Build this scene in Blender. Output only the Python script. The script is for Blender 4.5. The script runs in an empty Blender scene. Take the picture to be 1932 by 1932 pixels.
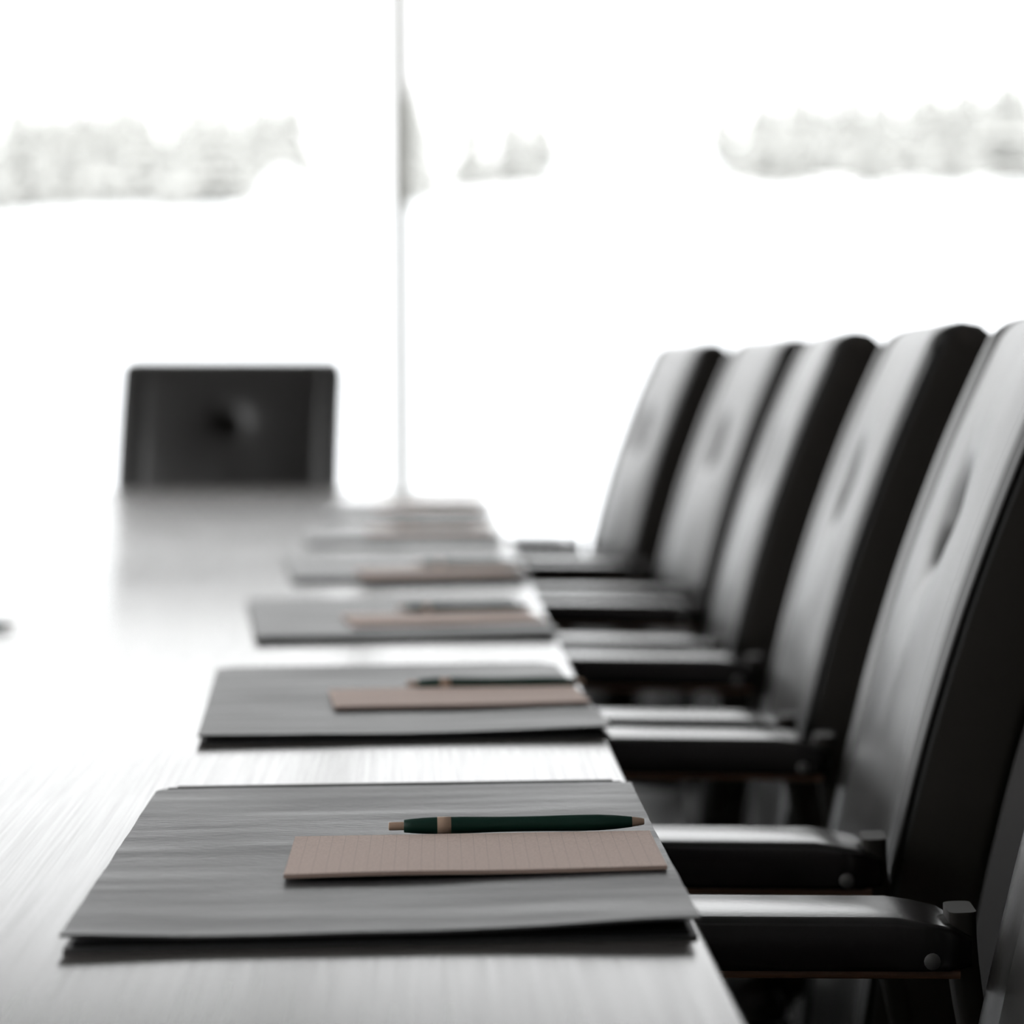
import bpy, bmesh, math, random
from mathutils import Vector, Matrix, noise

# ------------------------------------------------------------------ camera
IMG = 1932.0
F = 5300.0                       # focal length in pixels
VPX, VPY = 800.0, 690.0          # where the table's long edges meet (on the horizon)
YAW = math.radians(6.0)
PITCH = math.atan((IMG / 2 - VPY) / F)
PCX = VPX + F * math.tan(YAW) / math.cos(PITCH)   # principal point (the photo is a crop)
PCY = IMG / 2
TABLE_Z = 0.75
CAM_Z = TABLE_Z + 0.2706
scene = bpy.context.scene
C = scene.collection
cam_d = bpy.data.cameras.new('camera')
cam = bpy.data.objects.new('camera', cam_d)
C.objects.link(cam)
cam.location = (0, 0, CAM_Z)
cam.rotation_euler = (math.pi / 2 - PITCH, 0, -YAW)
cam_d.sensor_fit = 'HORIZONTAL'
cam_d.sensor_width = 36.0
cam_d.lens = F / IMG * 36.0
cam_d.shift_x = -(PCX - IMG / 2) / IMG
cam_d.clip_start = 0.05
cam_d.clip_end = 2000
cam_d.dof.use_dof = True
cam_d.dof.focus_distance = 1.59
cam_d.dof.aperture_fstop = 5.4
scene.camera = cam

# ------------------------------------------------------------------ sky and exposure
world = bpy.data.worlds.new('overcast_sky')
scene.world = world
world.use_nodes = True
bg = world.node_tree.nodes['Background']
bg.inputs[0].default_value = (0.985, 0.995, 1.0, 1)
bg.inputs[1].default_value = 7.0      # zenith; the horizon of an overcast sky is a third of it
wn, wl = world.node_tree.nodes, world.node_tree.links
w_tc = wn.new('ShaderNodeTexCoord'); w_sp = wn.new('ShaderNodeSeparateXYZ')
wl.new(w_tc.outputs['Generated'], w_sp.inputs[0])
w_mr = wn.new('ShaderNodeMapRange')   # CIE overcast sky: L = Lz (1 + 2 sin e) / 3
w_mr.inputs['From Min'].default_value = 0.0; w_mr.inputs['From Max'].default_value = 1.0
w_mr.inputs['To Min'].default_value = 1 / 3; w_mr.inputs['To Max'].default_value = 1.0
wl.new(w_sp.outputs['Z'], w_mr.inputs['Value'])
w_mx = wn.new('ShaderNodeVectorMath'); w_mx.operation = 'SCALE'
w_mx.inputs[0].default_value = (0.985, 0.995, 1.0)
wl.new(w_mr.outputs['Result'], w_mx.inputs['Scale'])
wl.new(w_mx.outputs[0], bg.inputs[0])
vs = scene.view_settings
vs.view_transform = 'Standard'
vs.look = 'None'
vs.gamma = 1.0
vs.use_curve_mapping = False
vs.exposure = 0.0

# ------------------------------------------------------------------ helpers
RM = cam.rotation_euler.to_matrix()
def ray(px, py):
    v = Vector(((px - PCX) / F, (PCY - py) / F, -1.0))
    return RM @ v
def on_plane(px, py, z):
    d = ray(px, py); t = (z - CAM_Z) / d.z
    return Vector((d.x * t, d.y * t, z))
def at_y(px, py, y):
    d = ray(px, py); t = y / d.y
    return Vector((d.x * t, y, CAM_Z + d.z * t))

def mesh_obj(name, bm, mat, parent=None, smooth=True, angle=None):
    me = bpy.data.meshes.new(name)
    bmesh.ops.recalc_face_normals(bm, faces=bm.faces[:])
    bm.to_mesh(me); bm.free()
    if smooth:
        for p in me.polygons: p.use_smooth = True
        if angle:
            me.set_sharp_from_angle(angle=math.radians(angle))
    o = bpy.data.objects.new(name, me)
    C.objects.link(o)
    if mat: me.materials.append(mat)
    if parent: o.parent = parent
    return o
def empty(name, loc=(0, 0, 0), rotz=0):
    o = bpy.data.objects.new(name, None); C.objects.link(o)
    o.empty_display_size = 0.1
    o.location = loc; o.rotation_euler = (0, 0, rotz)
    return o
def tag(o, label, cat, group=None):
    o['label'] = label; o['category'] = cat
    if group: o['group'] = group
    return o
def struct(o, label=None):
    o['kind'] = 'structure'
    if label: o['label'] = label
    return o
def copy_tree(o, parent=None):
    c = o.copy(); C.objects.link(c)
    c.parent = parent
    for ch in o.children: copy_tree(ch, c)
    return c
def add_box(bm, x0, x1, y0, y1, z0, z1, bevel=0, seg=2):
    r = bmesh.ops.create_cube(bm, size=1)
    vs_ = r['verts']
    bmesh.ops.scale(bm, vec=(x1 - x0, y1 - y0, z1 - z0), verts=vs_)
    bmesh.ops.translate(bm, vec=((x0 + x1) / 2, (y0 + y1) / 2, (z0 + z1) / 2), verts=vs_)
    if bevel:
        es = list({e for v in vs_ for e in v.link_edges})
        bmesh.ops.bevel(bm, geom=es, offset=bevel, segments=seg, profile=0.5, affect='EDGES')
def box(name, dims, mat, parent=None, bevel=0, seg=2):
    bm = bmesh.new(); add_box(bm, *dims, bevel=bevel, seg=seg)
    return mesh_obj(name, bm, mat, parent, smooth=bool(bevel), angle=40 if bevel else None)
def sweep(bm, pts, sect, up=Vector((0, 1, 0)), cap=True):
    """sweep closed section [(a,b)] along pts; a along 'up', b along tangent x up"""
    rings = []
    n = len(pts)
    for i, p in enumerate(pts):
        p = Vector(p)
        t = (Vector(pts[min(i + 1, n - 1)]) - Vector(pts[max(i - 1, 0)])).normalized()
        s = t.cross(up).normalized()
        u = s.cross(t).normalized()
        sc = sect(i / (n - 1)) if callable(sect) else sect
        rings.append([bm.verts.new(p + u * a + s * b) for a, b in sc])
    m = len(rings[0])
    for i in range(n - 1):
        for j in range(m):
            bm.faces.new((rings[i][j], rings[i][(j + 1) % m], rings[i + 1][(j + 1) % m], rings[i + 1][j]))
    if cap:
        bm.faces.new(rings[0][::-1]); bm.faces.new(rings[-1])
def rrect(w, h, r, k=4):
    out = []
    for cx, cy, a0 in ((w/2-r, h/2-r, 0), (-w/2+r, h/2-r, 90), (-w/2+r, -h/2+r, 180), (w/2-r, -h/2+r, 270)):
        for i in range(k + 1):
            a = math.radians(a0 + 90 * i / k)
            out.append((cx + r * math.cos(a), cy + r * math.sin(a)))
    return out
def lathe(bm, prof, axis='Z', seg=24, cap=True, off=Vector((0, 0, 0))):
    """prof: [(t, r)] along axis"""
    rings = []
    for t, r in prof:
        ring = []
        for j in range(seg):
            a = 2 * math.pi * j / seg
            c, s = r * math.cos(a), r * math.sin(a)
            v = {'Z': (c, s, t), 'X': (t, c, s), 'Y': (c, t, s)}[axis]
            ring.append(bm.verts.new(Vector(v) + off))
        rings.append(ring)
    for a, b in zip(rings, rings[1:]):
        for j in range(seg):
            bm.faces.new((a[j], a[(j + 1) % seg], b[(j + 1) % seg], b[j]))
    if cap:
        bm.faces.new(rings[0][::-1]); bm.faces.new(rings[-1])
def grid_solid(bm, top, bot):
    """top/bot: 2-D lists of Vectors; closes the border"""
    n, m = len(top), len(top[0])
    T = [[bm.verts.new(p) for p in r] for r in top]
    B = [[bm.verts.new(p) for p in r] for r in bot]
    for i in range(n - 1):
        for j in range(m - 1):
            bm.faces.new((T[i][j], T[i][j+1], T[i+1][j+1], T[i+1][j]))
            bm.faces.new((B[i][j], B[i+1][j], B[i+1][j+1], B[i][j+1]))
    loopT = [T[0][j] for j in range(m)] + [T[i][m-1] for i in range(1, n)] + [T[n-1][j] for j in range(m-2, -1, -1)] + [T[i][0] for i in range(n-2, 0, -1)]
    loopB = [B[0][j] for j in range(m)] + [B[i][m-1] for i in range(1, n)] + [B[n-1][j] for j in range(m-2, -1, -1)] + [B[i][0] for i in range(n-2, 0, -1)]
    k = len(loopT)
    for i in range(k):
        bm.faces.new((loopT[i], loopB[i], loopB[(i+1) % k], loopT[(i+1) % k]))

# ------------------------------------------------------------------ materials
def mat(name, col, rough=0.5, spec=0.5, metal=0.0):
    m = bpy.data.materials.new(name); m.use_nodes = True
    b = m.node_tree.nodes['Principled BSDF']
    b.inputs['Base Color'].default_value = (*col, 1)
    b.inputs['Roughness'].default_value = rough
    b.inputs['Specular IOR Level'].default_value = spec
    b.inputs['Metallic'].default_value = metal
    return m
def nodes(m):
    return m.node_tree.nodes, m.node_tree.links, m.node_tree.nodes['Principled BSDF']
def add_noise_bump(m, scale, strength, dist=0.001, detail=4, vscale=(1, 1, 1), voronoi=False):
    N, L, b = nodes(m)
    tc = N.new('ShaderNodeTexCoord'); mp = N.new('ShaderNodeMapping')
    mp.inputs['Scale'].default_value = vscale
    L.new(tc.outputs['Object'], mp.inputs['Vector'])
    if voronoi:
        t = N.new('ShaderNodeTexVoronoi'); t.inputs['Scale'].default_value = scale; out = t.outputs['Distance']
    else:
        t = N.new('ShaderNodeTexNoise'); t.inputs['Scale'].default_value = scale
        t.inputs['Detail'].default_value = detail; out = t.outputs['Fac']
    L.new(mp.outputs['Vector'], t.inputs['Vector'])
    bp = N.new('ShaderNodeBump'); bp.inputs['Strength'].default_value = strength
    bp.inputs['Distance'].default_value = dist
    L.new(out, bp.inputs['Height'])
    L.new(bp.outputs['Normal'], b.inputs['Normal'])
    return mp, t, bp
def add_noise_color(m, scale, c0, c1, vscale=(1, 1, 1), detail=3, lo=0.3, hi=0.7):
    N, L, b = nodes(m)
    tc = N.new('ShaderNodeTexCoord'); mp = N.new('ShaderNodeMapping')
    mp.inputs['Scale'].default_value = vscale
    L.new(tc.outputs['Object'], mp.inputs['Vector'])
    t = N.new('ShaderNodeTexNoise'); t.inputs['Scale'].default_value = scale; t.inputs['Detail'].default_value = detail
    L.new(mp.outputs['Vector'], t.inputs['Vector'])
    r = N.new('ShaderNodeValToRGB')
    r.color_ramp.elements[0].position = lo; r.color_ramp.elements[0].color = (*c0, 1)
    r.color_ramp.elements[1].position = hi; r.color_ramp.elements[1].color = (*c1, 1)
    L.new(t.outputs['Fac'], r.inputs['Fac'])
    L.new(r.outputs['Color'], b.inputs['Base Color'])
    return r

M = {}
# table veneer: fine straight grain along the table
m = M['veneer'] = mat('table_veneer', (0.14, 0.125, 0.115), 0.26, 0.5)
add_noise_color(m, 1.0, (0.085, 0.078, 0.073), (0.115, 0.106, 0.10), vscale=(420, 5, 5), detail=3)
N_, L_, b_ = nodes(m)
tc = N_.new('ShaderNodeTexCoord'); mp = N_.new('ShaderNodeMapping')
mp.inputs['Scale'].default_value = (1, 0.02, 1)
L_.new(tc.outputs['Object'], mp.inputs['Vector'])
wv = N_.new('ShaderNodeTexWave'); wv.wave_type = 'BANDS'; wv.bands_direction = 'X'
wv.inputs['Scale'].default_value = 200; wv.inputs['Distortion'].default_value = 5
wv.inputs['Detail'].default_value = 2; wv.inputs['Detail Scale'].default_value = 0.4
L_.new(mp.outputs['Vector'], wv.inputs['Vector'])
bp = N_.new('ShaderNodeBump'); bp.inputs['Strength'].default_value = 0.03; bp.inputs['Distance'].default_value = 0.0006
L_.new(wv.outputs['Fac'], bp.inputs['Height'])
mx = N_.new('ShaderNodeMapRange')
nz = N_.new('ShaderNodeTexNoise'); nz.inputs['Scale'].default_value = 3; nz.inputs['Detail'].default_value = 3
L_.new(tc.outputs['Object'], nz.inputs['Vector'])
mx.inputs['To Min'].default_value = 0.14; mx.inputs['To Max'].default_value = 0.19
b_.inputs['IOR'].default_value = 1.6
L_.new(nz.outputs['Fac'], mx.inputs['Value'])
gm = N_.new('ShaderNodeMapping'); gm.inputs['Scale'].default_value = (430, 6, 6)
L_.new(tc.outputs['Object'], gm.inputs['Vector'])
gn = N_.new('ShaderNodeTexNoise'); gn.inputs['Scale'].default_value = 1; gn.inputs['Detail'].default_value = 1
L_.new(gm.outputs['Vector'], gn.inputs['Vector'])
ga = N_.new('ShaderNodeMath'); ga.operation = 'MULTIPLY_ADD'; ga.inputs[1].default_value = 0.10
L_.new(gn.outputs['Fac'], ga.inputs[0]); L_.new(mx.outputs['Result'], ga.inputs[2])
L_.new(ga.outputs[0], b_.inputs['Roughness'])

m = M['table_edge'] = mat('table_base_wood', (0.07, 0.06, 0.055), 0.35)
m = M['cover'] = mat('folder_leather', (0.035, 0.034, 0.034), 0.46, 0.55)
add_noise_bump(m, 300, 0.6, 0.0009, 5, vscale=(0.45, 1, 1))
N_, L_, b_ = nodes(m)
tc = N_.new('ShaderNodeTexCoord'); mp = N_.new('ShaderNodeMapping'); mp.inputs['Scale'].default_value = (5, 34, 5)
L_.new(tc.outputs['Object'], mp.inputs['Vector'])
nz = N_.new('ShaderNodeTexNoise'); nz.inputs['Scale'].default_value = 1; nz.inputs['Detail'].default_value = 5
L_.new(mp.outputs['Vector'], nz.inputs['Vector'])
mr = N_.new('ShaderNodeMapRange'); mr.inputs['From Min'].default_value = 0.3; mr.inputs['From Max'].default_value = 0.7
mr.inputs['To Min'].default_value = 0.40; mr.inputs['To Max'].default_value = 0.54
L_.new(nz.outputs['Fac'], mr.inputs['Value']); L_.new(mr.outputs['Result'], b_.inputs['Roughness'])
M['lining'] = mat('folder_lining', (0.012, 0.011, 0.012), 0.8, 0.2)
# notepad paper with faint ruling
m = M['paper'] = mat('notepad_paper', (0.60, 0.47, 0.41), 0.75, 0.25)
N_, L_, b_ = nodes(m)
tc = N_.new('ShaderNodeTexCoord')
sp = N_.new('ShaderNodeSeparateXYZ'); L_.new(tc.outputs['Object'], sp.inputs[0])
md = N_.new('ShaderNodeMath'); md.operation = 'PINGPONG'; md.inputs[1].default_value = 0.0035
L_.new(sp.outputs['X'], md.inputs[0])
lt = N_.new('ShaderNodeMath'); lt.operation = 'LESS_THAN'; lt.inputs[1].default_value = 0.00013
L_.new(md.outputs[0], lt.inputs[0])
nz = N_.new('ShaderNodeTexNoise'); nz.inputs['Scale'].default_value = 700; nz.inputs['Detail'].default_value = 3
L_.new(tc.outputs['Object'], nz.inputs['Vector'])
r1 = N_.new('ShaderNodeValToRGB')
r1.color_ramp.elements[0].position = 0.3; r1.color_ramp.elements[0].color = (0.53, 0.41, 0.355, 1)
r1.color_ramp.elements[1].position = 0.7; r1.color_ramp.elements[1].color = (0.66, 0.52, 0.455, 1)
L_.new(nz.outputs['Fac'], r1.inputs['Fac'])
mxr = N_.new('ShaderNodeMixRGB'); mxr.inputs[2].default_value = (0.44, 0.34, 0.30, 1)
L_.new(lt.outputs[0], mxr.inputs[0]); L_.new(r1.outputs[0], mxr.inputs[1]); L_.new(mxr.outputs[0], b_.inputs['Base Color'])
M['pad_edge'] = mat('notepad_page_edge', (0.42, 0.31, 0.26), 0.85, 0.2)
M['pen_green'] = mat('pen_green', (0.005, 0.029, 0.019), 0.45, 0.3)
M['pen_tan'] = mat('pen_tan', (0.42, 0.29, 0.21), 0.5, 0.4)
# chair leather
m = M['leather'] = mat('chair_leather', (0.012, 0.0105, 0.0095), 0.34, 0.5)
add_noise_bump(m, 330, 0.12, 0.0006, 4)
m = M['leather_side'] = mat('chair_side_panel', (0.026, 0.0215, 0.018), 0.62, 0.35)
M['arm_leather'] = mat('arm_leather', (0.014, 0.012, 0.0115), 0.24, 0.6)
add_noise_bump(M['arm_leather'], 200, 0.10, 0.0008, 4)
M['wood'] = mat('arm_wood', (0.16, 0.075, 0.045), 0.4)
add_noise_color(M['wood'], 1.0, (0.10, 0.045, 0.026), (0.20, 0.095, 0.055), vscale=(20, 180, 180))
M['bronze'] = mat('arm_bracket_metal', (0.020, 0.017, 0.014), 0.6, 0.3, 0.2)
M['bolt'] = mat('dull_bolt_metal', (0.16, 0.155, 0.15), 0.45, 0.5, 0.7)
M['chrome'] = mat('chrome', (0.6, 0.6, 0.6), 0.22, 0.5, 1.0)
M['plastic'] = mat('black_plastic', (0.015, 0.015, 0.015), 0.5)
# room
m = M['wall'] = mat('wall_paint', (0.36, 0.35, 0.34), 0.9, 0.2)
add_noise_bump(m, 90, 0.1, 0.001)
m = M['wall_dark'] = mat('wall_dark_wood', (0.014, 0.011, 0.009), 0.8, 0.12)
add_noise_color(m, 1.0, (0.010, 0.008, 0.0065), (0.018, 0.014, 0.011), vscale=(30, 30, 1.5))
m = M['ceiling'] = mat('ceiling_paint', (0.42, 0.42, 0.41), 0.9, 0.2)
add_noise_bump(m, 60, 0.1, 0.001)
m = M['carpet'] = mat('dark_carpet', (0.010, 0.009, 0.0085), 0.95, 0.05)
add_noise_bump(m, 400, 0.8, 0.003)
M['frame'] = mat('window_frame_metal', (0.45, 0.44, 0.40), 0.5, 0.4)
m = M['glass'] = bpy.data.materials.new('window_glass'); m.use_nodes = True
nt = m.node_tree; nt.nodes.clear()
o_ = nt.nodes.new('ShaderNodeOutputMaterial'); mxs = nt.nodes.new('ShaderNodeMixShader')
tr = nt.nodes.new('ShaderNodeBsdfTransparent'); gl = nt.nodes.new('ShaderNodeBsdfGlossy')
gl.inputs['Roughness'].default_value = 0.02
mxs.inputs[0].default_value = 0.05
nt.links.new(tr.outputs[0], mxs.inputs[1]); nt.links.new(gl.outputs[0], mxs.inputs[2]); nt.links.new(mxs.outputs[0], o_.inputs[0])
m = M['snow'] = mat('snow', (0.55, 0.56, 0.57), 0.9, 0.1)
add_noise_bump(m, 0.4, 0.2, 0.2)
m = M['hazed'] = mat('haze_paled_needles', (0.3, 0.3, 0.29), 0.9, 0.1)  # needles' pale grey stands in for haze and glare over the trees
add_noise_color(m, 2.0, (0.29, 0.29, 0.276), (0.40, 0.40, 0.385))
M['bark'] = mat('haze_paled_bark', (0.32, 0.30, 0.27), 0.95, 0.1)  # bark paled likewise, haze put into its colour

# ------------------------------------------------------------------ the room
WIN_Y = 8.4
RX0, RX1, RY0, CEIL = -3.6, 3.4, -3.0, 3.4
struct(box('floor', (RX0 - .1, RX1 + .1, RY0 - .1, WIN_Y + .1, -0.1, 0), M['carpet']), 'dark carpeted boardroom floor')
struct(box('ceiling', (RX0 - .1, RX1 + .1, RY0 - .1, WIN_Y + .1, CEIL, CEIL + .1), M['ceiling']), 'plain pale ceiling')
struct(box('wall_right', (RX1, RX1 + .1, RY0, WIN_Y, 0, CEIL), M['wall_dark']), 'dark wood side wall behind the chairs')
struct(box('wall_back', (RX0 - .1, RX1 + .1, RY0 - .1, RY0, 0, CEIL), M['wall']), 'plain grey end wall')

win = struct(empty('window_1', (0, WIN_Y, 0)), 'broad glazed end wall with slim pale mullions')
MULX = at_y(756, 500, WIN_Y).x
xs = [MULX + k * 2.3 for k in range(-1, 2)]
edges = [RX0] + xs + [RX1]
for x in edges:
    box('mullion', (x - .0245, x + .0245, -.03, .03, .44, CEIL - .06), M['frame'], win, .003)
box('head_rail', (RX0, RX1, -.035, .035, CEIL - .06, CEIL), M['frame'], win, .003)
box('sill_rail', (RX0, RX1, -.035, .035, .40, .44), M['frame'], win, .003)
struct(box('added_low_wall', (RX0, RX1, WIN_Y - .05, WIN_Y + .05, 0, .40), M['wall_dark']), 'low dark wall added under the end window to darken reflections')  # added wall, darkens low reflections in the chair backs
for a, b in zip(edges, edges[1:]):
    box('glass_pane', (a + .0245, b - .0245, -.004, .004, .44, CEIL - .06), M['glass'], win)

win2 = struct(empty('window_2', (RX0, 0, 0)), 'full height glazing along the side wall')
W2, W3 = -2.0, WIN_Y - .04
struct(box('wall_left', (RX0 - .1, RX0, RY0, W2, 0, CEIL), M['wall']), 'plain grey stretch of side wall')
edges = [W2 + .019 + k * (W3 - W2 - .038) / 4 for k in range(5)]
for y in edges:
    box('mullion', (-.03, .03, y - .019, y + .019, .05, CEIL - .06), M['frame'], win2, .003)
box('head_rail', (-.035, .035, W2, W3, CEIL - .06, CEIL), M['frame'], win2, .003)
box('sill_rail', (-.035, .035, W2, W3, 0, .05), M['frame'], win2, .003)
for a, b in zip(edges, edges[1:]):
    box('glass_pane', (-.004, .004, a + .019, b - .019, .05, CEIL - .06), M['glass'], win2)

# ------------------------------------------------------------------ outdoors: snowy slope with conifers paled in colour for haze
def hill_z(x, y):
    t = min(max((y - 12) / 140.0, 0), 1)
    top = 9.3 + 0.034 * (x + 14)
    z = -0.4 + (top + 0.4) * t * (0.75 + 0.25 * t)
    if y > 152: z = top + (y - 152) * 0.056
    return z
bm = bmesh.new()
nx, ny = 60, 70
g = []
for i in range(ny + 1):
    y = -30.0 + 255 * (i / ny)
    row = []
    for j in range(nx + 1):
        x = (-1 + 2 * j / nx) * (60 + max(y, 0) * 0.6)
        row.append(bm.verts.new((x, y, hill_z(x, y) + 0.15 * noise.noise(Vector((x * .12, y * .12, 0))) * min(1, max(0, y - 12) / 20))))
    g.append(row)
for i in range(ny):
    for j in range(nx):
        bm.faces.new((g[i][j], g[i][j+1], g[i+1][j+1], g[i+1][j]))
struct(mesh_obj('snowy_slope', bm, M['snow']), 'white snowy slope rising outside the window')

def mound(px, top_py, r, y, label):
    x = at_y(px, 600, y).x
    zt = at_y(px, top_py, y).z
    bm = bmesh.new()
    base = hill_z(x, y)
    bmesh.ops.create_uvsphere(bm, u_segments=40, v_segments=20, radius=1)
    H = max(zt - base + 1.5, r)
    for v in bm.verts:
        n = 1 + 0.04 * noise.noise(v.co * 2.1)
        v.co = Vector((v.co.x * r * n, v.co.y * r * .8 * n, v.co.z * H * n))
    bmesh.ops.bisect_plane(bm, geom=bm.verts[:] + bm.edges[:] + bm.faces[:], plane_co=(0, 0, -.2), plane_no=(0, 0, -1), clear_outer=True)
    o = mesh_obj('snow_mound', bm, M['snow'])
    o.location = (x, y, zt - H)
    return tag(o, label, 'mound')
mound(1205, 226, 5.0, 140, 'broad rounded snow mound standing in the gap of the tree line')
mound(540, 322, 1.75, 140, 'small rounded snow mound before the left tree group')

def make_tree(seed):
    rnd = random.Random(seed)
    root = empty('haze_paled_conifer')
    bm = bmesh.new(); lathe(bm, [(0, .035), (.3, .028), (.95, .006)], seg=8)
    mesh_obj('trunk', bm, M['bark'], root)
    bm = bmesh.new()
    tiers = 9
    for k in range(tiers):
        z0 = 0.04 + 0.92 * k / tiers
        rr = 0.21 * (1 - k / tiers) ** 0.8 * rnd.uniform(.8, 1.15) + .015
        h = 0.2
        n = 14
        c = bm.verts.new((0, 0, z0 + h))
        ring = []
        a0 = rnd.random() * 6
        for j in range(n):
            a = a0 + 2 * math.pi * j / n
            q = rr * (1.0 if j % 2 == 0 else .55) * rnd.uniform(.75, 1.2)
            ring.append(bm.verts.new((q * math.cos(a), q * math.sin(a), z0 - .03 * (j % 2 == 0) + rnd.uniform(-.02, .02))))
        cb = bm.verts.new((0, 0, z0 + .05))
        for j in range(n):
            bm.faces.new((ring[j], ring[(j+1) % n], c)); bm.faces.new((ring[(j+1) % n], ring[j], cb))
    mesh_obj('foliage', bm, M['hazed'], root, smooth=False)
    return root
protos = [make_tree(s) for s in (1, 2, 3)]
tree_spec = [  # px x, px top, px base, width factor
    (-40, 230, 430, 1), (10, 250, 450, .8), (38, 200, 395, 1.0), (85, 235, 400, 1.1), (122, 240, 425, 1.0), (160, 200, 400, 1.0),
    (200, 240, 420, .9), (236, 190, 390, 1.0), (280, 235, 395, 1.1), (325, 255, 430, .8), (362, 192, 385, 1.0), (408, 212, 385, 1.2),
    (440, 245, 380, .9), (468, 240, 415, .7), (500, 196, 385, 1.1), (552, 205, 385, 1.0), (640, 172, 225, .35),
    (788, 196, 400, .7), (770, 215, 420, .5), (888, 200, 350, .9), (962, 226, 345, 1.1), (1022, 168, 345, .8),
    (1363, 190, 330, .9), (1420, 225, 340, .9), (1450, 215, 335, 1.1), (1486, 222, 345, 1.0), (1520, 178, 330, 1.0), (1560, 215, 330, 1.0),
    (1602, 170, 330, 1.1), (1640, 220, 345, 1.0), (1672, 205, 335, 1.0), (1716, 225, 330, 1.1), (1755, 172, 330, 1.2),
    (1795, 222, 345, 1.0), (1828, 165, 330, 1.1), (1862, 225, 330, 1.0), (1900, 165, 330, 1.2), (1940, 210, 340, 1.2),
    (52, 585, 625, .9), (1024, 572, 660, .6), (408, 596, 640, .7)]
used = set()
for i, (px, pt, pb, wf) in enumerate(tree_spec):
    y = 146 + 6.5 * ((i * 5) % 9)
    if pt > 500: y = 70
    if px == 640: y = 150
    k = i % 3
    t = protos[k] if k not in used else copy_tree(protos[k])
    used.add(k)
    a, b = at_y(px, pt - (45 if pt < 500 else 0), y), at_y(px, pb + (10 if pt < 500 else 0), y)
    gz = hill_z(a.x, y)
    h = a.z - b.z
    t.location = (a.x, y, b.z)
    if pt > 500: t.location.z = gz - .05
    t.scale = (h * wf * 1.5, h * wf * 1.5, h)
    t.rotation_euler = (0, 0, i * 1.7)
    if pt > 500:
        tag(t, 'small haze-paled shrub-sized conifer low on the snowy slope', 'tree', 'small conifers low on the slope')
    else:
        where = ('in the long row running past the small snow mound' if px < 700 else
                 'between the window mullion and the broad snow mound' if px < 1200 else
                 'in the row on the far side of the broad snow mound')
        tag(t, 'haze-paled conifer ' + where, 'tree', 'conifers ' + where)

# ------------------------------------------------------------------ table
ex = [on_plane(*p, TABLE_Z).x for p in ((1402, 1932), (1308, 1745), (1146, 1405), (1072, 1214))]
TX1 = sum(ex) / len(ex)
TX0 = TX1 - 1.36
TY0 = -0.9
TY1 = on_plane(500, 921, TABLE_Z).y
table = empty('conference_table', ((TX0 + TX1) / 2, (TY0 + TY1) / 2, 0))
tag(table, 'long glossy wooden conference table reaching towards the bright window', 'table')
hx, hy = (TX1 - TX0) / 2, (TY1 - TY0) / 2
bm = bmesh.new(); add_box(bm, -hx, hx, -hy, hy, TABLE_Z - .026, TABLE_Z)
bmesh.ops.bevel(bm, geom=bm.edges[:], offset=.003, segments=3, profile=.5, affect='EDGES')
mesh_obj('table_top', bm, M['veneer'], table, angle=35)
for sy in (-1, 1):
    box('pedestal', (-.32, .32, sy * (hy - 1.1) - .05, sy * (hy - 1.1) + .05, .04, TABLE_Z - .026), M['table_edge'], table, .004)
    box('foot', (-.42, .42, sy * (hy - 1.1) - .09, sy * (hy - 1.1) + .09, 0, .04), M['table_edge'], table, .006)
box('stretcher', (-.02, .02, -(hy - 1.15), hy - 1.15, .40, .60), M['table_edge'], table, .004)

# ------------------------------------------------------------------ folders
FW, FD = 0.297, 0.50
def smooth(t): t = max(0, min(1, t)); return t * t * (3 - 2 * t)
def make_folder(seed, curl=1.0):
    """origin: near left corner on the table, x to the right, y along the table"""
    root = empty('leather_folder')
    def ztop(u, v):
        z = .0058 + .0014 * curl * (1 - v) ** 3
        z += .0040 * curl * smooth((u - .55) / .45) * (1 - v) ** 2.2          # right near corner lifts
        z += .0016 * curl * smooth((.25 - u) / .25) * (1 - v) ** 3
        z -= .0042 * smooth((v - .90) / .10) ** 1.5                             # folded spine rolls down at the far edge
        z += .0007 * noise.noise(Vector((u * 2.2 + seed, v * 9, seed * 3.1)))
        z += .0004 * noise.noise(Vector((u * 5 + seed, v * 22, seed * 1.3)))
        return z
    nu, nv = 56, 90
    top, bot = [], []
    R = .010
    for j in range(nv + 1):
        v = j / nv
        if v > .93: v = .93 + .07 * (1 - (1 - (v - .93) / .07) ** 1.6)
        y = v * FD
        d = FD - y
        inset = R - math.sqrt(max(0, R * R - (R - d) ** 2)) if d < R else 0
        rt, rb = [], []
        for i in range(nu + 1):
            u = i / nu
            x = inset + u * (FW - 2 * inset)
            z = ztop(x / FW, v)
            rt.append(Vector((x, y, z))); rb.append(Vector((x, y, z - .0016)))
        top.append(rt); bot.append(rb)
    bm = bmesh.new(); grid_solid(bm, top, bot)
    mesh_obj('top_cover', bm, M['cover'], root, angle=50)
    # lower cover
    box('bottom_cover', (.001, FW - .001, .002, FD - .004, 0, .0016), M['cover'], root, .0006)
    # papers / lining between the covers
    box('inner_pocket', (.005, FW - .005, .005, FD - .012, .0016, .0036), M['lining'], root, .0003)
    # spine
    bm = bmesh.new()
    sweep(bm, [(R, FD - .0035, .0016), (FW - R, FD - .0035, .0016)], rrect(.0032, .006, .0014, 3), up=Vector((0, 0, 1)))
    mesh_obj('spine', bm, M['cover'], root)
    return root
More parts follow.
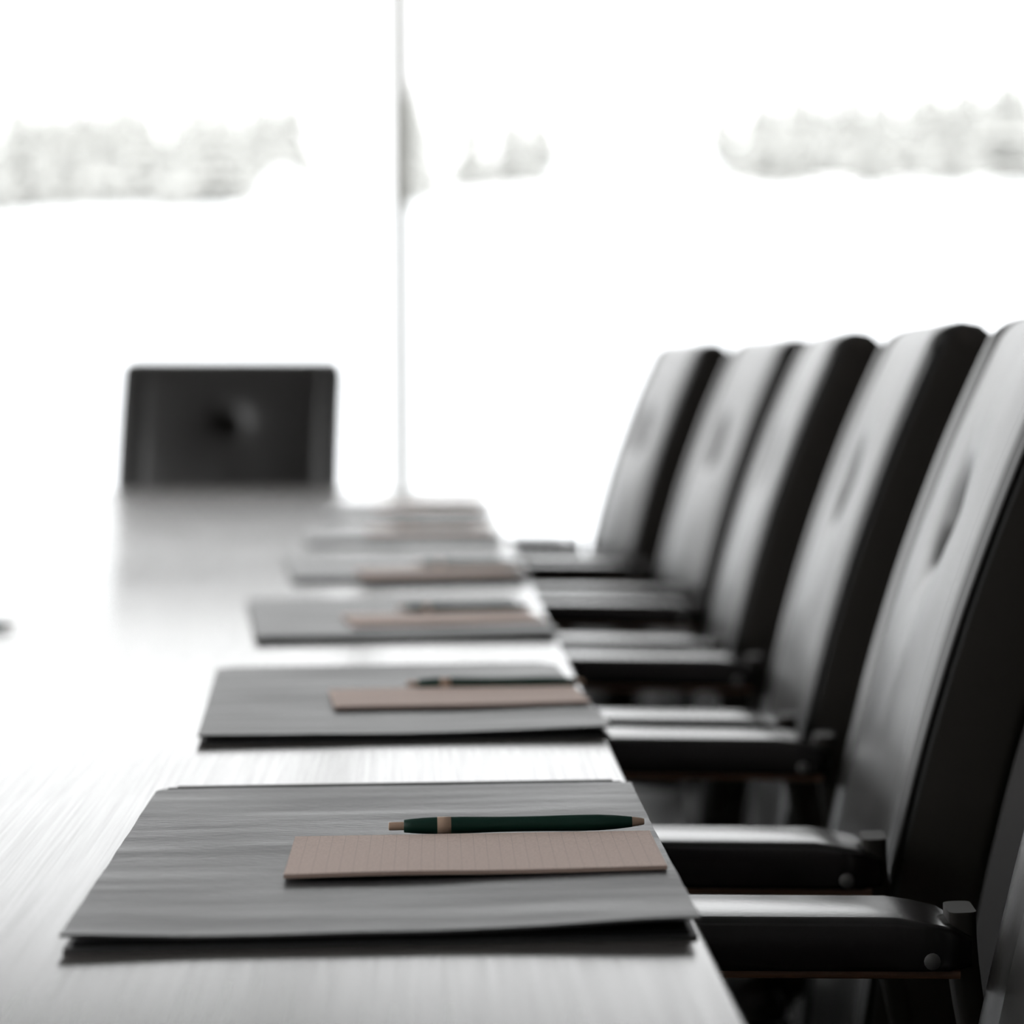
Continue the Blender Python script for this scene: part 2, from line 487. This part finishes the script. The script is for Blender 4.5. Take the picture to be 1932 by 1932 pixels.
def make_notepad(seed, curl=1.0):
    W, D = .197, .120
    root = empty('notepad')
    nu, nv = 40, 16
    top, bot, mid = [], [], []
    for j in range(nv + 1):
        v = j / nv; rt, rm, rb = [], [], []
        for i in range(nu + 1):
            u = i / nu
            lift = curl * (.0020 * smooth((u - .45) / .55) * (1 - v) ** 1.6 + .0008 * math.sin(u * 5 + seed) * (1 - v) + .0004 * (1 - v))
            zt = .0022 + max(lift, 0)
            rt.append(Vector((u * W, v * D, zt))); rm.append(Vector((u * W, v * D, zt - .0005)))
            rb.append(Vector((u * W, v * D, max(0.0001, zt - .0022))))
        top.append(rt); mid.append(rm); bot.append(rb)
    bm = bmesh.new(); grid_solid(bm, top, mid)
    mesh_obj('top_sheet', bm, M['paper'], root, angle=50)
    bm = bmesh.new()
    sh = [[p + Vector((0, 0, -.00005)) for p in r] for r in mid]
    grid_solid(bm, sh, bot)
    mesh_obj('page_block', bm, M['pad_edge'], root, angle=50)
    return root
def make_pen():
    """lies along +x, origin under the clicker end on the surface, radius centre at z=.0048"""
    root = empty('ballpoint_pen')
    r0 = .0048
    O = Vector((0, 0, r0))
    def lt(name, prof, m_):
        bm = bmesh.new(); lathe(bm, prof, 'X', 28, off=O); return mesh_obj(name, bm, m_, root, angle=40)
    L = .144 / .471   # metre per unit, units of photograph length 0.471
    k = .144 / 471.0
    lt('clicker', [(0, .0017), (1*k, .0022), (3*k, .00235), (29*k, .00235)], M['pen_tan'])
    lt('cap', [(28*k, .0034), (29*k, .0037), (45*k, .0042), (62*k, .0046), (80*k, .00482), (89*k, .00485)], M['pen_green'])
    lt('band', [(89*k, .0048), (89.5*k, .0049), (114*k, .0049), (114.5*k, .0048)], M['pen_tan'])
    prof = []
    for t, d in ((114, .00484), (140, .0048), (170, .0046), (205, .0044), (240, .00435), (280, .0044), (320, .0046), (355, .0047), (385, .0046), (415, .0041), (435, .0035), (448, .0030)):
        prof.append((t * k, d))
    lt('barrel', prof, M['pen_green'])
    lt('tip', [(448*k, .0029), (460*k, .0024), (470*k, .0018), (471*k, .0014)], M['pen_tan'])
    return root

ORD = ['closest to the window', 'second from the window', 'third from the window', 'fourth from the window', 'fifth from the window', 'sixth from the window']
TZ = TABLE_Z + .0002
# near-left and near-right contact points of each folder in the photograph
fold_px = [((112, 1799), (1304, 1774)), ((373, 1407), (1140, 1392)), ((484, 1214), (1042, 1204)), ((553, 1101), (985, 1095))]
fold_tf = []
for a, b in fold_px:
    A, B = on_plane(*a, TZ), on_plane(*b, TZ)
    ang = math.atan2(B.y - A.y, B.x - A.x)
    fold_tf.append((A, ang))
fold_tf.append((Vector((-.178, on_plane(600, 1031, TZ).y, TZ)), math.radians(1.0)))
fold_tf.append((Vector((-.180, on_plane(600, 979, TZ).y, TZ)), math.radians(-.5)))
# pen clicker / tip and notepad near-left / near-right points in the photograph
pad_px = [((535, 1661), (1251, 1648)), ((631, 1340), (1108, 1330)), ((669, 1184), (1030, 1176)), ((697, 1092), (975, 1086)), None, None]
pen_px = [((733, 1560), (1204, 1551)), ((768, 1291), (1080, 1287)), ((750, 1149), (978, 1145)), ((784, 1064), (960, 1062)), None, None]
for n in range(6):
    A, ang = fold_tf[n]
    lab = ORD[5 - n]
    f = make_folder(n + 1, [1.0, .55, .35, .3, .3, .3][n])
    f.location = A; f.rotation_euler = (0, 0, ang)
    tag(f, 'grey leather folder on the table edge, ' + lab, 'folder', 'leather folders along the table')
    z1 = TZ + .0074
    if pad_px[n]:
        P, Q = on_plane(*pad_px[n][0], z1), on_plane(*pad_px[n][1], z1)
        pa = math.atan2(Q.y - P.y, Q.x - P.x)
    else:
        P = A + Vector((.088, .17, 0)); pa = ang
    p = make_notepad(n * 1.3, [1, .3, .2, .2, .2, .2][n])
    p.location = (P.x, P.y, z1 + .0004); p.rotation_euler = (0, 0, pa)
    tag(p, 'small tan notepad lying on the leather folder ' + lab, 'notepad', 'notepads on the folders')
    z2 = z1 + .0001
    if pen_px[n]:
        P2, Q2 = on_plane(*pen_px[n][0], z2 + .0045), on_plane(*pen_px[n][1], z2 + .0045)
        qa = math.atan2(Q2.y - P2.y, Q2.x - P2.x)
    else:
        P2 = P + Vector((.035 if n == 4 else .05, .13, 0)); qa = pa
    q = make_pen() if n == 0 else copy_tree(pen0)
    if n == 0: pen0 = q
    q.location = (P2.x, P2.y, z2); q.rotation_euler = (0, 0, qa)
    tag(q, 'dark green ballpoint pen with tan ends beside the notepad ' + lab, 'pen', 'pens on the notepads')
# stray pen towards the middle of the table
q = copy_tree(pen0)
tip = on_plane(30, 1181, TZ + .004)
q.location = (tip.x - .144, tip.y - .02, TZ); q.rotation_euler = (0, 0, math.radians(8))
tag(q, 'dark pen lying alone on the bare middle of the table', 'pen')

# ------------------------------------------------------------------ chairs (facing local -x, origin on the floor)
ARM_Z = 0.7095
def back_x(z):
    """front face of the backrest, local x by height"""
    pts = [(.42, .178), (.55, .190), (.65, .207), (.71, .220), (.80, .243), (.90, .276), (1.0, .316), (1.07, .350)]
    for (a, xa), (b, xb) in zip(pts, pts[1:]):
        if z <= b: break
    t = (z - a) / (b - a)
    return xa + (xb - xa) * t
def bx_s(z):  # smoothed
    return sum(back_x(z + d) for d in (-.05, -.025, 0, .025, .05)) / 5
BW = .222        # half width of the backrest
BT = .068        # thickness
def make_chair():
    root = empty('conference_chair')
    # --- backrest cushion front
    z0, z1 = .44, 1.074
    R = .030
    nu, nv = 72, 96
    us = []
    for i in range(nu + 1):
        t = -1 + 2 * i / nu
        us.append(math.copysign(1 - (1 - abs(t)) ** 1.35, t))
    vs_ = []
    for j in range(nv + 1):
        t = j / nv
        t = t - .035 * math.sin(2 * math.pi * t)
        if j in (0, nv): t = j / nv
        vs_.append(t)
    front, back, mid = [], [], []
    for t in vs_:
        z = z0 + (z1 - z0) * t
        dt, db = z1 - z, z - z0
        w = BW
        for d in (dt, db):
            if d < R: w = min(w, BW - R + math.sqrt(max(0, R * R - (R - d) ** 2)))
        fr, bk, md_ = [], [], []
        x = bx_s(z)
        sl = (bx_s(z + .01) - bx_s(z - .01)) / .02
        n = Vector((-1, 0, sl)).normalized()
        crown = 0.010 * (1 - t) * 0
        for u in us:
            yy = u * w
            e = min(w - abs(yy), dt, db)
            re = .010
            es = w - abs(yy)
            ps = math.sqrt(max(0, 1 - (1 - min(es / re, 1)) ** 2))
            ev = min(dt, db)
            ht = BT / 2 * math.sqrt(max(0, 1 - (1 - min(ev / (BT / 2), 1)) ** 2))
            kk = ht / (BT / 2)
            au = abs(u) * w / BW
            # bolster roll along the edges, a seam, then the softly domed middle panel
            disp = .0045 * math.exp(-((au - .90) / .065) ** 2)
            disp -= .0040 * math.exp(-((au - .785) / .030) ** 2)
            disp += .009 * max(0, 1 - (au / .76) ** 2) * smooth((dt) / .10)
            # tuft button
            dy, dz = yy, z - .905
            rr = math.hypot(dy, dz)
            disp -= .027 * math.exp(-(rr / .030) ** 2) + .008 * math.exp(-(rr / .08) ** 2)
            # creases running from the tuft
            for ang_ in (70, 110, 250, 290, 5, 175):
                ca, sa = math.cos(math.radians(ang_)), math.sin(math.radians(ang_))
                al = dy * ca + dz * sa; pe = -dy * sa + dz * ca
                if al > 0: disp -= .0028 * math.exp(-(pe / (.007 + .12 * al)) ** 2) * math.exp(-al / .07)
            disp += .0012 * noise.noise(Vector((yy * 14, z * 7, 3.3)))
            base = Vector((x, yy, z))
            c = base - n * (BT / 2)
            fr.append(c + n * (ht - re * (1 - ps) * kk + disp * smooth(ev / .03) * ps))
            md_.append(c + n * (ht - re * kk))
            bk.append(c - n * (ht - re * (1 - ps) * kk))
        front.append(fr); back.append(bk); mid.append(md_)
    bm = bmesh.new(); grid_solid(bm, front, mid)
    bmesh.ops.remove_doubles(bm, verts=bm.verts[:], dist=1e-6)
    cush = mesh_obj('backrest', bm, M['leather'], root, angle=80)
    bm = bmesh.new(); grid_solid(bm, [[p for p in r] for r in mid], back)
    bmesh.ops.remove_doubles(bm, verts=bm.verts[:], dist=1e-6)
    mesh_obj('back_shell', bm, M['leather_side'], root, angle=80)
    # piping beads along the two front edges
    for s in (-1, 1):
        bm = bmesh.new()
        pts = []
        for j in range(40):
            z = .47 + (1.042 - .47) * j / 39
            pts.append((bx_s(z) + .0042, s * (BW - .0028), z))
        sweep(bm, pts, [(.0036 * math.cos(a * math.pi / 4), .0036 * math.sin(a * math.pi / 4)) for a in range(8)])
        mesh_obj('piping', bm, M['leather'], cush)
    bm = bmesh.new()
    zc = .905; xc = bx_s(zc) + .0245
    lathe(bm, [(-.003, .002), (-.0022, .006), (-.0005, .0085), (.003, .0095)], 'X', 16)
    o = mesh_obj('tuft_button', bm, M['leather'], cush)
    o.location = (xc, 0, zc); o.rotation_euler = (0, math.radians(17), 0)
    # --- seat
    bm = bmesh.new()
    nS = 40
    top, bot = [], []
    for j in range(nS + 1):
        rt, rb = [], []
        v = -1 + 2 * j / nS
        for i in range(nS + 1):
            u = -1 + 2 * i / nS
            x = -.03 + .235 * u; y = .235 * v
            e = min((1 - abs(u)) * .235, (1 - abs(v)) * .235)
            k = min(e / .04, 1); prof = math.sqrt(max(0, 1 - (1 - k) ** 2))
            zz = .425 + .045 * prof + .012 * (1 - u * u) * (1 - v * v)
            zz -= .010 * math.exp(-((u - .9) / .3) ** 2)
            rt.append(Vector((x, y, zz))); rb.append(Vector((x, y, .425 - .035 * prof)))
        top.append(rt); bot.append(rb)
    grid_solid(bm, top, bot)
    bmesh.ops.remove_doubles(bm, verts=bm.verts[:], dist=1e-6)
    mesh_obj('seat', bm, M['leather'], root)
    box('seat_plate', (-.16, .14, -.13, .13, .365, .392), M['plastic'], root, .006)
    # --- arms
    for s in (-1, 1):
        ya = s * .2580
        arm = bmesh.new()
        rings = []
        n = 26
        x0, x1 = -.19, .205
        tilt = math.radians(0.8)
        sect = rrect(.074, .031, .0045, 4)
        for i in range(n + 1):
            t = i / n
            x = x0 + (x1 - x0) * t
            e = min(t, 1 - t) * (x1 - x0)
            k = min(e / .020, 1); sc = .55 + .45 * math.sqrt(1 - (1 - k) ** 2)
            cz = ARM_Z - .0155 - (x - .05) * math.tan(tilt)
            ring = []
            for a, b in sect:
                zz = b * (sc if b > 0 else 1)
                dome = .0010 * (1 - (a / .037) ** 2) if b > 0 else 0
                sag = -.007 * smooth((t - .88) / .12) if b > 0 else 0
                ring.append(arm.verts.new((x, ya + a * sc, cz + zz + dome + sag)))
            rings.append(ring)
        mm = len(sect)
        for p, q_ in zip(rings, rings[1:]):
            for j in range(mm):
                arm.faces.new((p[j], p[(j+1) % mm], q_[(j+1) % mm], q_[j]))
        arm.faces.new(rings[0][::-1]); arm.faces.new(rings[-1])
        ao = mesh_obj('armrest', arm, M['arm_leather'], root, angle=60)
        # wooden strip under the pad
        bm = bmesh.new()
        pts = [(x, ya, ARM_Z - .0335 - (x - .05) * math.tan(tilt)) for x in (-.185, -.05, .08, .197)]
        sweep(bm, pts, rrect(.060, .0052, .002, 2))
        w_ = mesh_obj('wood_strip', bm, M['wood'], ao, angle=40)
        # rear bracket: flat bar rising beside the arm's end and sweeping down to the seat
        bm = bmesh.new()
        pts = []
        for i in range(22):
            t = i / 21
            z = ARM_Z - .002 - t * (ARM_Z - .002 - .40)
            x = .200 + .030 * smooth(t * 1.5) - .10 * smooth((t - .62) / .38)
            pts.append((x, ya - s * .060 * smooth((t - .35) / .6), z))
        sweep(bm, pts, rrect(.036, .016, .005, 3))
        mesh_obj('arm_bracket', bm, M['bronze'], root, angle=50)
        # bolt on both faces of the arm end
        bm = bmesh.new()
        lathe(bm, [(-.0388, .0035), (-.0380, .0048), (.0380, .0048), (.0388, .0035)], 'Y', 14, off=Vector((.180, ya, ARM_Z - .026)))
        mesh_obj('bolt', bm, M['bolt'], ao, angle=40)
    # spine bracket joining seat and back
    bm = bmesh.new()
    pts = [(.05, 0, .378), (.14, 0, .376), (.21, 0, .39), (.245, 0, .43), (.262, 0, .50), (.272, 0, .58)]
    sweep(bm, pts, rrect(.09, .014, .004, 3))
    mesh_obj('back_bracket', bm, M['bronze'], root, angle=50)
    # --- pedestal
    bm = bmesh.new(); lathe(bm, [(.10, .030), (.22, .030), (.225, .018), (.368, .018)], seg=24)
    mesh_obj('gas_column', bm, M['chrome'], root, angle=40)
    bm = bmesh.new(); lathe(bm, [(.075, .035), (.085, .042), (.105, .040), (.115, .034)], seg=24)
    hub = mesh_obj('base_hub', bm, M['plastic'], root, angle=40)
    for k in range(5):
        a = 2 * math.pi * k / 5 + .3
        d = Vector((math.cos(a), math.sin(a), 0)); side = Vector((-d.y, d.x, 0))
        bm = bmesh.new()
        pts = [d * r + Vector((0, 0, h)) for r, h in ((.03, .098), (.12, .094), (.22, .080), (.29, .068))]
        sweep(bm, pts, lambda t: rrect(.05 - .02 * t, .026 - .008 * t, .006, 3), up=side)
        leg = mesh_obj('base_leg', bm, M['bronze'], root, angle=50)
        bm = bmesh.new()
        for sgn in (-1, 1):
            r_ = bmesh.ops.create_cone(bm, cap_ends=True, segments=20, radius1=.027, radius2=.024, depth=.017)
            rot = Matrix.Rotation(math.pi / 2 * sgn, 4, d)
            bmesh.ops.transform(bm, matrix=Matrix.Translation(d * .29 + side * (sgn * .013) + Vector((0, 0, .027))) @ rot, verts=r_['verts'])
        add_stem = bmesh.ops.create_cone(bm, cap_ends=True, segments=10, radius1=.006, radius2=.006, depth=.05)
        bmesh.ops.translate(bm, vec=d * .29 + Vector((0, 0, .046)), verts=add_stem['verts'])
        mesh_obj('caster', bm, M['plastic'], leg, angle=40)
    return root

chair0 = make_chair()
BACK_ARM_X = bx_s(.71)      # local x of the backrest front at arm height
# (y centre, world x of the backrest front at arm level, swivel in degrees)
chairs = [(1.345, .312, -3.5), (2.115, .338, -4.5), (2.760, .359, -3.5), (3.465, .368, -3), (4.190, .381, 3), (4.880, .322, 5)]
labs = ORD[::-1]
for n, (y, xb, rot) in enumerate(chairs):
    o = chair0 if n == 0 else copy_tree(chair0)
    o.location = (xb - BACK_ARM_X, y, 0)
    o.rotation_euler = (0, 0, math.radians(rot))
    tag(o, 'black leather button-tufted conference chair in the side row, ' + labs[n], 'chair', 'chairs along the table side')
# chair at the head of the table, its back to the window
o = copy_tree(chair0)
hc = at_y(408, 900, 6.55)
o.location = (hc.x, 6.33, 0)
o.scale = (1, 1.16, .976)
o.rotation_euler = (0, 0, math.radians(90 - 5))
tag(o, 'black leather chair at the head of the table with its back to the window', 'chair')
